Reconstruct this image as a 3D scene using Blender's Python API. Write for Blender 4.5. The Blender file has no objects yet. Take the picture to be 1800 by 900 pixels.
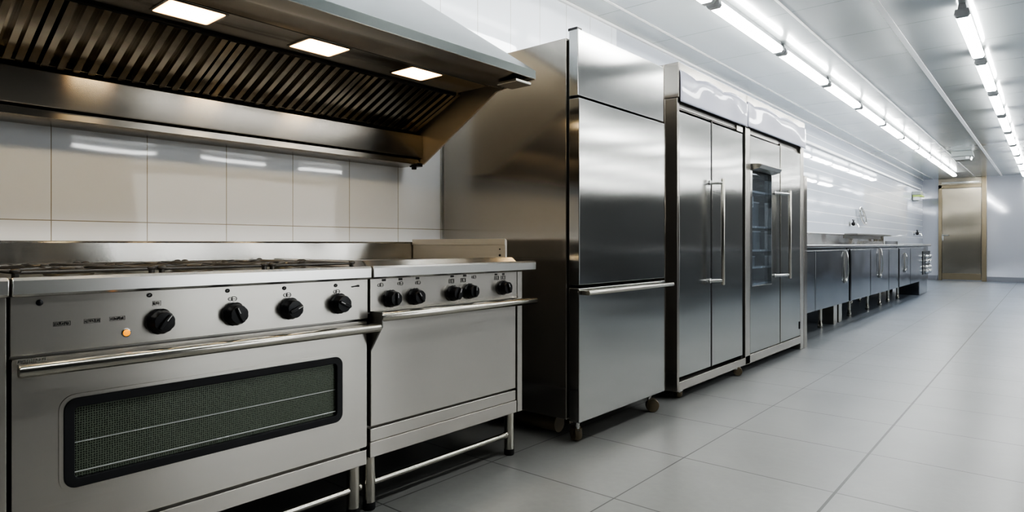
import bpy, bmesh, math, random
from mathutils import Vector, Matrix
random.seed(4)
C = bpy.context.scene.collection
PI = math.pi
sc = bpy.context.scene

# ------------------------------------------------------------------ materials
def nt(name):
    m = bpy.data.materials.new(name); m.use_nodes = True
    t = m.node_tree; b = t.nodes['Principled BSDF']
    return m, t, b
def N(t, kind, **kw):
    n = t.nodes.new(kind)
    for k, v in kw.items(): setattr(n, k, v)
    return n
def math_n(t, op, a=None, b=None, c=None, clamp=False):
    n = t.nodes.new('ShaderNodeMath'); n.operation = op; n.use_clamp = clamp
    for i, v in enumerate((a, b, c)):
        if v is None: continue
        if isinstance(v, (int, float)): n.inputs[i].default_value = v
        else: t.links.new(v, n.inputs[i])
    return n.outputs[0]
def plain(name, col, rough=.5, metal=0, spec=.5, coat=0, emit=None, es=0, trans=0, alpha=1):
    m, t, b = nt(name)
    b.inputs['Base Color'].default_value = (*col, 1); b.inputs['Roughness'].default_value = rough
    b.inputs['Metallic'].default_value = metal; b.inputs['Specular IOR Level'].default_value = spec
    b.inputs['Coat Weight'].default_value = coat
    b.inputs['Transmission Weight'].default_value = trans
    if emit: b.inputs['Emission Color'].default_value = (*emit, 1); b.inputs['Emission Strength'].default_value = es
    # slight procedural unevenness of the finish
    n = N(t, 'ShaderNodeTexNoise'); n.inputs['Scale'].default_value = 14; n.inputs['Detail'].default_value = 3
    tc = N(t, 'ShaderNodeTexCoord'); t.links.new(tc.outputs['Object'], n.inputs['Vector'])
    mr = N(t, 'ShaderNodeMapRange'); mr.inputs['To Min'].default_value = max(0, rough-.04); mr.inputs['To Max'].default_value = min(1, rough+.06)
    t.links.new(n.outputs['Fac'], mr.inputs['Value']); t.links.new(mr.outputs[0], b.inputs['Roughness'])
    return m
def steel(name, col=(.62,.62,.6), rough=.24, aniso=.55, rot=0.0, scale=(1,1,60), wave=.0, wscale=1.6, vary=.08, blotch=.1):
    """brushed stainless: fine stretched grain, soft blotches, optional large shallow waves in the sheet"""
    m, t, b = nt(name)
    b.inputs['Metallic'].default_value = 1
    b.inputs['Anisotropic'].default_value = aniso; b.inputs['Anisotropic Rotation'].default_value = rot
    tg = N(t, 'ShaderNodeTangent', direction_type='RADIAL', axis='Z'); t.links.new(tg.outputs[0], b.inputs['Tangent'])
    tc = N(t, 'ShaderNodeTexCoord'); mp = N(t, 'ShaderNodeMapping'); mp.inputs['Scale'].default_value = scale
    t.links.new(tc.outputs['Object'], mp.inputs['Vector'])
    g = N(t, 'ShaderNodeTexNoise'); g.inputs['Scale'].default_value = 6; g.inputs['Detail'].default_value = 4
    t.links.new(mp.outputs[0], g.inputs['Vector'])
    bl = N(t, 'ShaderNodeTexNoise'); bl.inputs['Scale'].default_value = 2.3; bl.inputs['Detail'].default_value = 2
    t.links.new(tc.outputs['Object'], bl.inputs['Vector'])
    s = math_n(t, 'MULTIPLY_ADD', g.outputs['Fac'], .5, math_n(t, 'MULTIPLY', bl.outputs['Fac'], .5))
    r = math_n(t, 'MULTIPLY_ADD', s, vary*2, rough-vary, clamp=True); t.links.new(r, b.inputs['Roughness'])
    mx = N(t, 'ShaderNodeMixRGB'); mx.inputs[1].default_value = (*[c*(1-blotch) for c in col], 1); mx.inputs[2].default_value = (*[min(1,c*(1+blotch)) for c in col], 1)
    t.links.new(s, mx.inputs[0]); t.links.new(mx.outputs[0], b.inputs['Base Color'])
    if wave:
        w = N(t, 'ShaderNodeTexNoise'); w.inputs['Scale'].default_value = wscale; w.inputs['Detail'].default_value = 0
        mp2 = N(t, 'ShaderNodeMapping'); mp2.inputs['Scale'].default_value = (1, .8, 1.2)
        t.links.new(tc.outputs['Object'], mp2.inputs['Vector']); t.links.new(mp2.outputs[0], w.inputs['Vector'])
        bp = N(t, 'ShaderNodeBump'); bp.inputs['Strength'].default_value = 1; bp.inputs['Distance'].default_value = wave
        t.links.new(w.outputs['Fac'], bp.inputs['Height']); t.links.new(bp.outputs[0], b.inputs['Normal'])
    return m

M = {}
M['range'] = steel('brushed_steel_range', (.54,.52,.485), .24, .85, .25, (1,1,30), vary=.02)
M['range_dark'] = steel('brushed_steel_shaded', (.36,.355,.34), .3, .3, 0, (1,1,30), vary=.02)  # darker tone of brushed steel
M['rail'] = steel('satin_steel_rail', (.8,.79,.77), .24, .6, .25, (1,1,8), vary=.01)
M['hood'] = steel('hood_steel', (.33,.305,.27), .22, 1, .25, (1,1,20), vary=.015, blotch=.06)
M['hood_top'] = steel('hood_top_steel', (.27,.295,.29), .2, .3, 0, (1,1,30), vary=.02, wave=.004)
M['filter'] = steel('baffle_steel', (.36,.33,.28), .14, 0, 0, (1,12,1), vary=.03, blotch=.25)
M['fridge'] = steel('door_steel', (.48,.485,.475), .15, .9, 0, (1,1,40), wave=.010, wscale=1.3, vary=.02, blotch=.04)
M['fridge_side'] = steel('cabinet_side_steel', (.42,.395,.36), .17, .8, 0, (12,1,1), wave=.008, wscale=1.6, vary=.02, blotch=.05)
M['counter'] = steel('counter_steel', (.33,.345,.37), .14, .4, 0, (1,1,30), wave=.006, wscale=3, vary=.03)
M['counter_top'] = steel('counter_top_steel', (.6,.6,.6), .2, .2, 0, (1,10,1), vary=.02)
M['doorsteel'] = steel('door_leaf_steel', (.36,.33,.27), .22, .7, 0, (1,1,40), wave=.01, vary=.02)
M['doorframe'] = steel('door_frame_steel', (.33,.28,.2), .3, .3, 0, (1,1,30), vary=.02)
M['chrome'] = plain('polished_chrome', (.75,.75,.74), .12, 1)
for k_ in ('fridge_side','range'): M[k_].node_tree.nodes['Principled BSDF'].inputs['Metallic'].default_value = .88
M['tube'] = steel('handle_tube_steel', (.56,.54,.49), .2, .0, 0, (1,1,1), vary=.004, blotch=.01)
M['splash'] = steel('splash_steel', (.46,.45,.43), .2, 1, .25, (1,1,30), wave=.03, wscale=2.6, vary=.02)
M['beige'] = steel('worn_guard_steel', (.72,.69,.63), .5, .2, 0, (1,1,60), vary=.03, blotch=.14)  # warm reflection put into the guard's beige base colour
M['black'] = plain('black_plastic', (.012,.012,.014), .28)
M['blackmat'] = plain('black_rubber', (.012,.012,.013), .6)
M['iron'] = plain('cast_iron', (.09,.088,.085), .32, .7)
M['gap'] = plain('dark_recess', (.008,.008,.008), .8)  # near-black colour puts shade into gaps and recesses
M['seal'] = plain('door_gasket', (.02,.022,.024), .5)  # dark strips stand in for shade in the splits between doors
M['winframe'] = plain('black_window_frame', (.012,.013,.016), .4)
M['decal'] = plain('engraved_decal', (.03,.03,.03), .5)
M['decal_light'] = plain('decal_light_marks', (.6,.6,.6), .4)
M['sticker'] = plain('clear_sticker', (.55,.55,.53), .2, .6)
M['amber'] = plain('amber_lens', (.9,.3,.005), .2, emit=(1,.36,.0), es=.7)
M['rubberwheel'] = plain('worn_wheel', (.16,.13,.085), .45)
M['concrete'] = plain('plinth', (.28,.28,.28), .6)
M['film'] = plain('protective_film', (.52,.53,.64), .3, 0, coat=.3)
M['lamp'] = plain('lamp_diffuser', (1,1,1), .4, emit=(1,1,.975), es=18)
M['lampbody'] = plain('lamp_housing', (.34,.35,.36), .35, .3)
M['halogen'] = plain('warm_lamp_glass', (1,1,1), .4, emit=(1,.72,.42), es=14)
M['white'] = plain('white_enamel', (.8,.81,.82), .3)
M['vent'] = plain('grey_casing', (.36,.39,.38), .4, .2)
M['lens'] = plain('clear_lens', (.4,.42,.42), .12, .3)
M['green'] = plain('exit_green', (.35,.5,.12), .4, emit=(.7,.75,.3), es=.15)
M['skirting'] = plain('grey_skirting', (.25,.26,.29), .45)
M['jar'] = plain('clear_plastic', (.25,.27,.29), .12, .3)
M['card'] = plain('paper_card', (.6,.62,.62), .6)
M['inner'] = plain('oven_liner', (.03,.036,.03), .5, .3)
M['shelf'] = plain('shelf_edge', (.75,.76,.78), .25, .3)
M['inner_fridge'] = plain('cabinet_liner', (.09,.10,.11), .3, .5)
M['griddle'] = steel('griddle_plate', (.5,.48,.45), .3, .2, 0, (1,30,1))

# floor : grey porcelain tiles
m, t, b = nt('floor_tiles'); M['floor'] = m
geo = N(t, 'ShaderNodeNewGeometry'); sx = N(t, 'ShaderNodeSeparateXYZ'); t.links.new(geo.outputs['Position'], sx.inputs[0])
def lines(t, v, off, pitch, w):
    f = math_n(t, 'FRACT', math_n(t, 'DIVIDE', math_n(t, 'ADD', v, 1000*pitch - off), pitch))
    d = math_n(t, 'ABSOLUTE', math_n(t, 'SUBTRACT', f, .5))
    return math_n(t, 'GREATER_THAN', d, .5 - w/2/pitch)
gx = lines(t, sx.outputs[0], 2.097, .648, .006); gy = lines(t, sx.outputs[1], 2.79, .6243, .0065)
gm = math_n(t, 'LESS_THAN', math_n(t, 'ABSOLUTE', math_n(t, 'SUBTRACT', sx.outputs[0], 2.097)), .0055)
g = math_n(t, 'MAXIMUM', gx, gy)
n1 = N(t, 'ShaderNodeTexNoise'); n1.inputs['Scale'].default_value = 1.1; n1.inputs['Detail'].default_value = 5
n2 = N(t, 'ShaderNodeTexNoise'); n2.inputs['Scale'].default_value = 28; n2.inputs['Detail'].default_value = 4
for n in (n1, n2): t.links.new(geo.outputs['Position'], n.inputs['Vector'])
r = N(t, 'ShaderNodeValToRGB'); r.color_ramp.elements[0].color = (.20,.203,.198,1); r.color_ramp.elements[1].color = (.275,.278,.27,1)
r.color_ramp.elements[0].position = .3; r.color_ramp.elements[1].position = .7
t.links.new(math_n(t, 'MULTIPLY_ADD', n2.outputs['Fac'], .3, math_n(t, 'MULTIPLY', n1.outputs['Fac'], .7)), r.inputs[0])
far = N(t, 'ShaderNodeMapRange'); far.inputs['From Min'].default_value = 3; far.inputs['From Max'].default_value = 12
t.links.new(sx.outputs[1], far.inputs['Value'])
cool = N(t, 'ShaderNodeMixRGB', blend_type='MULTIPLY'); cool.inputs[2].default_value = (.80,.92,1.14,1)  # cool light at the far end put into the tile colour
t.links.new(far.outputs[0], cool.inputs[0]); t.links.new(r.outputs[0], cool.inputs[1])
mg = N(t, 'ShaderNodeMixRGB'); mg.inputs[2].default_value = (.07,.07,.07,1)
t.links.new(math_n(t, 'MULTIPLY', g, .95), mg.inputs[0]); t.links.new(cool.outputs[0], mg.inputs[1])
mg2 = N(t, 'ShaderNodeMixRGB'); mg2.inputs[2].default_value = (.055,.055,.055,1)
t.links.new(gm, mg2.inputs[0]); t.links.new(mg.outputs[0], mg2.inputs[1]); t.links.new(mg2.outputs[0], b.inputs['Base Color'])
t.links.new(math_n(t, 'MULTIPLY_ADD', n2.outputs['Fac'], .12, .26), b.inputs['Roughness'])
bp = N(t, 'ShaderNodeBump'); bp.inputs['Distance'].default_value = .002; bp.inputs['Strength'].default_value = .5
t.links.new(math_n(t, 'MULTIPLY_ADD', n2.outputs['Fac'], .25, math_n(t, 'MULTIPLY', math_n(t, 'MAXIMUM', g, gm), -1)), bp.inputs['Height']); t.links.new(bp.outputs[0], b.inputs['Normal'])
b.inputs['Specular IOR Level'].default_value = .45

# glazed wall tiles: large slabs near, narrow courses far
m, t, b = nt('wall_tiles'); M['tiles'] = m
geo = N(t, 'ShaderNodeNewGeometry'); sx = N(t, 'ShaderNodeSeparateXYZ'); t.links.new(geo.outputs['Position'], sx.inputs[0])
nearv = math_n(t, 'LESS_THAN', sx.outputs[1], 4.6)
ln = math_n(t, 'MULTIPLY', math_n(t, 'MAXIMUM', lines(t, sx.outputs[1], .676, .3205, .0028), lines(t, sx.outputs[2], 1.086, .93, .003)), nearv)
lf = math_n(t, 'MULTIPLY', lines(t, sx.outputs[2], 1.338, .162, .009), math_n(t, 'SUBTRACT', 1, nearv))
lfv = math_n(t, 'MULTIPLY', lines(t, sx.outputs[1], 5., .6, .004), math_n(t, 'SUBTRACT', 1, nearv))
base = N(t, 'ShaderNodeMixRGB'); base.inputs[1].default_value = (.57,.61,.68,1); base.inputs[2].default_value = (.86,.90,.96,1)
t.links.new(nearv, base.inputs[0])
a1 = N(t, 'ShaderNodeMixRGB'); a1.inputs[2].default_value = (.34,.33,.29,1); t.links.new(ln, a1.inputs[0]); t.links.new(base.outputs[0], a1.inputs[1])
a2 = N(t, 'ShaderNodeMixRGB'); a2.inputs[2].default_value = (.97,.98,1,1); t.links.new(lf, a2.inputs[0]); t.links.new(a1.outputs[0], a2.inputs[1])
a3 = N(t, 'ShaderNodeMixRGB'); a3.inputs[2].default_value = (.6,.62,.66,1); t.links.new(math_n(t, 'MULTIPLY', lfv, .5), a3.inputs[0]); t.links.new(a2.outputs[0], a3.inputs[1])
t.links.new(a3.outputs[0], b.inputs['Base Color']); b.inputs['Roughness'].default_value = .035
b.inputs['Specular IOR Level'].default_value = .5
wn = N(t, 'ShaderNodeTexNoise'); wn.inputs['Scale'].default_value = 2.2; wn.inputs['Detail'].default_value = 1
t.links.new(geo.outputs['Position'], wn.inputs['Vector'])
bp = N(t, 'ShaderNodeBump'); bp.inputs['Distance'].default_value = .0012
t.links.new(math_n(t, 'SUBTRACT', wn.outputs['Fac'], math_n(t, 'MULTIPLY', math_n(t, 'MAXIMUM', ln, lf), .4)), bp.inputs['Height']); t.links.new(bp.outputs[0], b.inputs['Normal'])

# ceiling: satin white metal cassettes
m, t, b = nt('ceiling_panels'); M['ceiling'] = m
geo = N(t, 'ShaderNodeNewGeometry'); sx = N(t, 'ShaderNodeSeparateXYZ'); t.links.new(geo.outputs['Position'], sx.inputs[0])
g = lines(t, sx.outputs[1], 6.08, .9, .006)
mx = N(t, 'ShaderNodeMixRGB'); mx.inputs[1].default_value = (.55,.58,.585,1); mx.inputs[2].default_value = (.22,.24,.24,1)
t.links.new(g, mx.inputs[0]); t.links.new(mx.outputs[0], b.inputs['Base Color'])
b.inputs['Metallic'].default_value = .4; b.inputs['Roughness'].default_value = .18
nn = N(t, 'ShaderNodeTexNoise'); nn.inputs['Scale'].default_value = 1.3; nn.inputs['Detail'].default_value = 1; t.links.new(geo.outputs['Position'], nn.inputs['Vector'])
bp = N(t, 'ShaderNodeBump'); bp.inputs['Distance'].default_value = .01; t.links.new(nn.outputs['Fac'], bp.inputs['Height']); t.links.new(bp.outputs[0], b.inputs['Normal'])

M['endwall'] = plain('gloss_wall_panel', (.66,.68,.74), .06, .3, spec=.9, coat=.8)
M['backwall'] = plain('plain_wall', (.2,.2,.2), .5)
M['daylight'] = plain('daylight_pane', (.8,.8,.8), .3, emit=(.95,.98,1), es=1.3)
M['led'] = plain('cool_led_strip', (.8,.8,.8), .3, emit=(1,1,1), es=8)
M['endplate'] = plain('warm_lit_end_plate', (.62,.54,.42), .38, .55)  # glow of the hood lamps put into the plate's warm colour
h_, t, b = nt('warm_lamp_lens'); M['halogen'] = h_
tc = N(t, 'ShaderNodeTexCoord'); mp = N(t, 'ShaderNodeMapping'); mp.inputs['Location'].default_value = (-.5,-.5,0); t.links.new(tc.outputs['Generated'], mp.inputs[0])
sp = N(t, 'ShaderNodeSeparateXYZ'); t.links.new(mp.outputs[0], sp.inputs[0])
mxx = math_n(t, 'MAXIMUM', math_n(t, 'ABSOLUTE', sp.outputs[0]), math_n(t, 'ABSOLUTE', sp.outputs[1]))
cr = N(t, 'ShaderNodeValToRGB'); cr.color_ramp.elements[0].position = .32; cr.color_ramp.elements[0].color = (1,.80,.50,1); cr.color_ramp.elements[1].position = .5; cr.color_ramp.elements[1].color = (1,.52,.16,1)  # halo of the lamp painted as an orange rim
t.links.new(mxx, cr.inputs[0]); t.links.new(cr.outputs[0], b.inputs['Emission Color'])
mr = N(t, 'ShaderNodeMapRange'); mr.inputs['From Min'].default_value = .3; mr.inputs['From Max'].default_value = .5; mr.inputs['To Min'].default_value = 17; mr.inputs['To Max'].default_value = 3
t.links.new(mxx, mr.inputs['Value']); t.links.new(mr.outputs[0], b.inputs['Emission Strength'])
M['tbar'] = plain('white_ceiling_bar', (.97,.98,.98), .3)

# oven glass: dark glass behind a dotted mesh
m, t, b = nt('mesh_glass'); M['mesh_glass'] = m
tc = N(t, 'ShaderNodeTexCoord'); v = N(t, 'ShaderNodeTexVoronoi'); v.inputs['Scale'].default_value = 165; v.inputs['Randomness'].default_value = .18
mp = N(t, 'ShaderNodeMapping'); mp.inputs['Scale'].default_value = (0,1,1)
t.links.new(tc.outputs['Object'], mp.inputs[0]); t.links.new(mp.outputs[0], v.inputs['Vector'])
dot = math_n(t, 'LESS_THAN', v.outputs['Distance'], .36)
nz = N(t, 'ShaderNodeTexNoise'); nz.inputs['Scale'].default_value = 5; t.links.new(tc.outputs['Object'], nz.inputs['Vector'])
mx = N(t, 'ShaderNodeMixRGB'); mx.inputs[1].default_value = (.17,.20,.155,1); mx.inputs[2].default_value = (.018,.024,.02,1)
t.links.new(dot, mx.inputs[0]); t.links.new(mx.outputs[0], b.inputs['Base Color']); b.inputs['Roughness'].default_value = .16
b.inputs['Coat Weight'].default_value = .5; b.inputs['Metallic'].default_value = .3
tr = N(t, 'ShaderNodeBsdfTransparent'); ms = N(t, 'ShaderNodeMixShader')
t.links.new(math_n(t, 'MULTIPLY_ADD', dot, -.4, .9), ms.inputs[0]); t.links.new(tr.outputs[0], ms.inputs[1]); t.links.new(b.outputs[0], ms.inputs[2])
t.links.new(ms.outputs[0], t.nodes['Material Output'].inputs['Surface'])
# clear cabinet glass
m, t, b = nt('cabinet_glass'); M['glass'] = m
b.inputs['Base Color'].default_value = (.6,.65,.7,1); b.inputs['Roughness'].default_value = .04; b.inputs['Metallic'].default_value = .2
tr = N(t, 'ShaderNodeBsdfTransparent'); tr.inputs[0].default_value = (.72,.76,.8,1); ms = N(t, 'ShaderNodeMixShader'); ms.inputs[0].default_value = .14
t.links.new(tr.outputs[0], ms.inputs[1]); t.links.new(b.outputs[0], ms.inputs[2]); t.links.new(ms.outputs[0], t.nodes['Material Output'].inputs['Surface'])

# ------------------------------------------------------------------ mesh builder (world coordinates)
class MB:
    def __init__(s): s.bm = bmesh.new()
    def box(s, x0, x1, y0, y1, z0, z1):
        vs = [s.bm.verts.new(p) for p in ((x0,y0,z0),(x1,y0,z0),(x1,y1,z0),(x0,y1,z0),(x0,y0,z1),(x1,y0,z1),(x1,y1,z1),(x0,y1,z1))]
        for f in ((3,2,1,0),(4,5,6,7),(0,1,5,4),(1,2,6,5),(2,3,7,6),(3,0,4,7)): s.bm.faces.new([vs[i] for i in f])
        return s
    def prism(s, prof, axis, a, b):
        """extrude a closed profile (list of 2D points) along an axis; y: (x,z); x: (y,z); z: (x,y)"""
        def P(p, q): return {'y': (p[0], q, p[1]), 'x': (q, p[0], p[1]), 'z': (p[0], p[1], q)}[axis]
        A = [s.bm.verts.new(P(p, a)) for p in prof]; B = [s.bm.verts.new(P(p, b)) for p in prof]
        n = len(prof); s.bm.faces.new(A); s.bm.faces.new(B[::-1])
        for i in range(n): s.bm.faces.new((A[i], B[i], B[(i+1)%n], A[(i+1)%n]))
        return s
    def ring(s, outer, inner, axis, a, b):
        """a frame between two closed profiles of the same length"""
        def P(p, q): return {'y': (p[0], q, p[1]), 'x': (q, p[0], p[1]), 'z': (p[0], p[1], q)}[axis]
        L = [[s.bm.verts.new(P(p, q)) for p in prof] for q in (a, b) for prof in (outer, inner)]
        n = len(outer)
        for i in range(n):
            j = (i+1) % n
            for u, v in ((0,1),(1,3),(3,2),(2,0)): s.bm.faces.new((L[u][i], L[v][i], L[v][j], L[u][j]))
        return s
    def tube(s, pts, r, n=14, caps=True, radii=None):
        pts = [Vector(p) for p in pts]; rings = []
        up = None
        for i, p in enumerate(pts):
            d = (pts[min(i+1, len(pts)-1)] - pts[max(i-1, 0)]).normalized()
            if up is None: up = Vector((0,0,1)) if abs(d.z) < .9 else Vector((1,0,0))
            a = d.cross(up).normalized(); bb = a.cross(d).normalized(); up = bb
            rr = radii[i] if radii else r
            rings.append([s.bm.verts.new(p + (a*math.cos(2*PI*k/n) + bb*math.sin(2*PI*k/n))*rr) for k in range(n)])
        for A, B in zip(rings, rings[1:]):
            for k in range(n): s.bm.faces.new((A[k], A[(k+1)%n], B[(k+1)%n], B[k]))
        if caps: s.bm.faces.new(rings[0][::-1]); s.bm.faces.new(rings[-1])
        return s
    def lathe(s, prof, c, axis='z', n=28, flute=0):
        """prof: (radius, height) along the axis from point c"""
        c = Vector(c); rings = []
        for r, h in prof:
            R = []
            for k in range(n):
                a = 2*PI*k/n; rr = r*(1 - (flute if k % 4 == 0 else 0))
                u, v = rr*math.cos(a), rr*math.sin(a)
                R.append(s.bm.verts.new(c + Vector({'z': (u,v,h), 'x': (h,u,v), 'y': (v,h,u)}[axis])))
            rings.append(R)
        for A, B in zip(rings, rings[1:]):
            for k in range(n): s.bm.faces.new((A[k], A[(k+1)%n], B[(k+1)%n], B[k]))
        s.bm.faces.new(rings[0][::-1]); s.bm.faces.new(rings[-1]); return s
    def ball(s, c, r, sc3=(1,1,1)):
        g = bmesh.ops.create_uvsphere(s.bm, u_segments=16, v_segments=10, radius=r)
        bmesh.ops.scale(s.bm, vec=sc3, verts=g['verts']); bmesh.ops.translate(s.bm, vec=c, verts=g['verts']); return s

def wpos(o):
    v = Vector((0,0,0))
    while o: v = v + o.location; o = o.parent
    return v
def obj(name, mb, m, parent=None, bevel=0, loc=None, smooth=35):
    bm = mb.bm; bmesh.ops.recalc_face_normals(bm, faces=bm.faces)
    me = bpy.data.meshes.new(name); 
    o = bpy.data.objects.new(name, me)
    if parent: o.parent = parent
    off = wpos(parent) if parent else Vector((0,0,0))
    if loc is not None: o.location = Vector(loc) - off
    bmesh.ops.translate(bm, vec=-(off + (o.location if loc is not None else Vector((0,0,0)))), verts=bm.verts)
    bm.to_mesh(me); bm.free(); me.materials.append(M[m] if isinstance(m, str) else m)
    C.objects.link(o)
    if smooth:
        me.shade_smooth(); me.set_sharp_from_angle(angle=math.radians(smooth))
    if bevel:
        md = o.modifiers.new('edge', 'BEVEL'); md.width = bevel; md.segments = 2; md.limit_method = 'ANGLE'; md.angle_limit = math.radians(50)
        md.harden_normals = True
    return o
def thing(name, label, cat, loc=(0,0,0), group=None):
    o = bpy.data.objects.new(name, None); o.empty_display_size = .1; C.objects.link(o); o.location = loc
    o['label'] = label; o['category'] = cat
    if group: o['group'] = group
    return o
def tag(o, label, cat, group=None):
    o['label'] = label; o['category'] = cat
    if group: o['group'] = group
    return o
def struct(name, mb, m, parent=None, bevel=0):
    o = obj(name, mb, m, parent, bevel)
    if not parent: o['kind'] = 'structure'
    return o
def dup(root, loc, label, group=None):
    r = root.copy(); C.objects.link(r); r.location = loc; r['label'] = label
    if group: r['group'] = group
    for ch in list(root.children):
        c = ch.copy(); C.objects.link(c); c.parent = r
        for g in ch.children:
            d = g.copy(); C.objects.link(d); d.parent = c
    return r
def rrect(a0, a1, b0, b1, r, n=6):
    out = []
    for cx, cy, s in ((a1-r, b1-r, 0), (a0+r, b1-r, 1), (a0+r, b0+r, 2), (a1-r, b0+r, 3)):
        for k in range(n+1):
            t = PI/2*(s + k/n); out.append((cx + r*math.cos(t), cy + r*math.sin(t)))
    return out

# ------------------------------------------------------------------ the room
XR, Y0, YE, H = 13.5, -4.5, 21.14, 2.806
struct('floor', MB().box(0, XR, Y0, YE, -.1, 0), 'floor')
struct('ceiling', MB().box(0, XR, Y0, YE, H, H+.1), 'ceiling')
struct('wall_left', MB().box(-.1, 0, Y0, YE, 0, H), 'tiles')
struct('wall_right', MB().box(XR, XR+.1, Y0, YE, 0, H), 'backwall')
struct('wall_back', MB().box(0, XR, Y0-.1, Y0, 0, H), 'backwall')
struct('wall_end', MB().box(0, 3.3, YE, YE+.1, 0, H), 'endwall')
struct('wall_end', MB().box(3.3, XR, YE, YE+.1, 0, H), 'backwall')
struct('window_1', MB().box(XR-.02, XR-.001, 5.6, 11, .1, 2.7), 'daylight')  # unseen glowing pane added to give the steel fronts a bright reflection
struct('baseboard_end', MB().box(0, .36, YE-.02, YE, 0, .13).box(1.45, XR, YE-.02, YE, 0, .13), 'skirting')
# ceiling bars
for i, (x, w) in enumerate(((.25,.02),(1.21,.02),(1.765,.045),(3.4,.02),(5.2,.02),(7.6,.02),(10,.02))):
    struct('trim_%d' % (i+1), MB().box(x-w/2, x+w/2, Y0, YE, H-.006, H-.0005), 'tbar')
struct('trim_8', MB().box(0, .02, Y0, YE, H-.02, H), 'tbar')
# end door
d = bpy.data.objects.new('door_1', None); C.objects.link(d); d.location = (.9, YE, 0); d['kind'] = 'structure'
obj('door_leaf', MB().box(.46, 1.335, YE-.045, YE-.008, .03, 2.52), 'doorsteel', d, .003)
obj('door_frame', MB().box(.377, .455, YE-.07, YE, 0, 2.62).box(.377, 1.34, YE-.07, YE, 2.53, 2.62), 'doorframe', d, .004)
obj('door_frame', MB().box(1.345, 1.45, YE-.09, YE, 0, H), 'doorframe', d, .006)
obj('transom_panel', MB().box(.377, 1.345, YE-.04, YE, 2.625, H-.002), 'doorsteel', d, .003)
obj('door_closer', MB().box(.46, 1.3, YE-.08, YE-.04, 2.66, 2.70), 'chrome', d, .004)
obj('kick_rail', MB().box(.46, 1.335, YE-.055, YE-.045, .03, .2), 'doorframe', d, .003)
obj('door_handle', MB().box(.45, .50, YE-.06, YE-.045, 1.10, 1.27).tube([(.48,YE-.06,1.24),(.48,YE-.11,1.24),(.62,YE-.11,1.24)], .014, 10).lathe([(.02,0),(.02,.03)], (.48,YE-.09,1.15), 'y', 14), 'chrome', d)

# ------------------------------------------------------------------ range tops, knobs, legs
def grate(x0, x1, y0, y1, z, parent):
    b = MB(); r = .0042
    zt = z + .016
    for p, q in (((x0,y0),(x1,y0)),((x1,y0),(x1,y1)),((x1,y1),(x0,y1)),((x0,y1),(x0,y0))):
        b.tube([(*p, zt), (*q, zt)], r*1.15, 8)
    cx, cy = (x0+x1)/2, (y0+y1)/2
    for k in range(8):
        a = PI/4*k; ux, uy = math.cos(a), math.sin(a)
        L = min(abs((x1-x0)/2/ux) if abs(ux) > 1e-6 else 9, abs((y1-y0)/2/uy) if abs(uy) > 1e-6 else 9)
        b.tube([(cx+ux*L, cy+uy*L, zt), (cx+ux*.075, cy+uy*.075, zt+.004), (cx+ux*.045, cy+uy*.045, zt-.004)], r, 8)
    n = 28; pts = [(cx+.085*math.cos(2*PI*k/n), cy+.085*math.sin(2*PI*k/n), zt-.004) for k in range(n+1)]
    b.tube(pts, r*.8, 8, caps=False)
    for px in (x0, x1):
        for py in (y0, y1):
            b.tube([(px,py,z), (px,py,zt)], .008, 10); b.ball((px,py,zt+.003), .011, (1,1.2,.7))
    return obj('grate', b, 'iron', parent)
def burner(cx, cy, z, parent):
    b = obj('burner', MB().lathe([(.06,0),(.062,.004),(.045,.008),(.04,.014),(.03,.015)], (cx,cy,z)), 'range_dark', parent)
    obj('burner_cap', MB().lathe([(.034,.0145),(.036,.018),(.033,.022),(.006,.024)], (cx,cy,z)), 'iron', b)
def knob(y, z, x, parent, ang=0, r=.0365):
    k = obj('knob', MB().lathe([(r*.98,0),(r,.003),(r,.012),(r*.9,.016),(r*.86,.018),(r*.82,.038),(r*.74,.044),(.004,.045)], (x,y,z), 'x', 32, flute=.05), 'black', parent, loc=(x,y,z))
    c, s = math.cos(ang), math.sin(ang)
    g = MB(); L, w = r*.66, r*.17
    prof = [(L,-w*.7),(L,w*.7),(L*.4,w),(-L*.4,w),(-L,w*.7),(-L,-w*.7),(-L*.4,-w),(L*.4,-w)]
    g.prism([(y + p[0]*c - p[1]*s, z + p[0]*s + p[1]*c) for p in prof], 'x', x+.040, x+.053)
    obj('grip', g, 'black', k, .002)
    l = MB().prism([(y+p*c-q*s, z+p*s+q*c) for p, q in ((L*.95,-.0012),(L*.95,.0012),(L*.2,.0012),(L*.2,-.0012))], 'x', x+.0532, x+.0538)
    obj('pointer', l, 'decal_light', k)
def leg(x, y, top, parent, r=.0235, foot=.035):
    l = obj('leg', MB().tube([(x,y,foot*.7), (x,y,top)], r, 20), 'tube', parent)
    obj('foot', MB().lathe([(r*.92,0),(r*1.02,.006),(r*1.02,foot*.8),(r*.9,foot)], (x,y,0)), 'blackmat', l)
def bar(y0, y1, x, z, r, xb, parent, ends=(.05,.05), name='handle'):
    h = obj(name, MB().tube([(x,y0,z),(x,y0+.004,z),(x,y1-.004,z),(x,y1,z)], r, 20, radii=[r*.86,r,r,r*.86]), 'tube', parent)
    for yy in (y0+ends[0], y1-ends[1]):
        obj('bracket', MB().box(xb, x-r*.3, yy-.013, yy+.013, z-r*1.1, z+r*.75), 'tube', h, .003)
    return h
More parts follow.
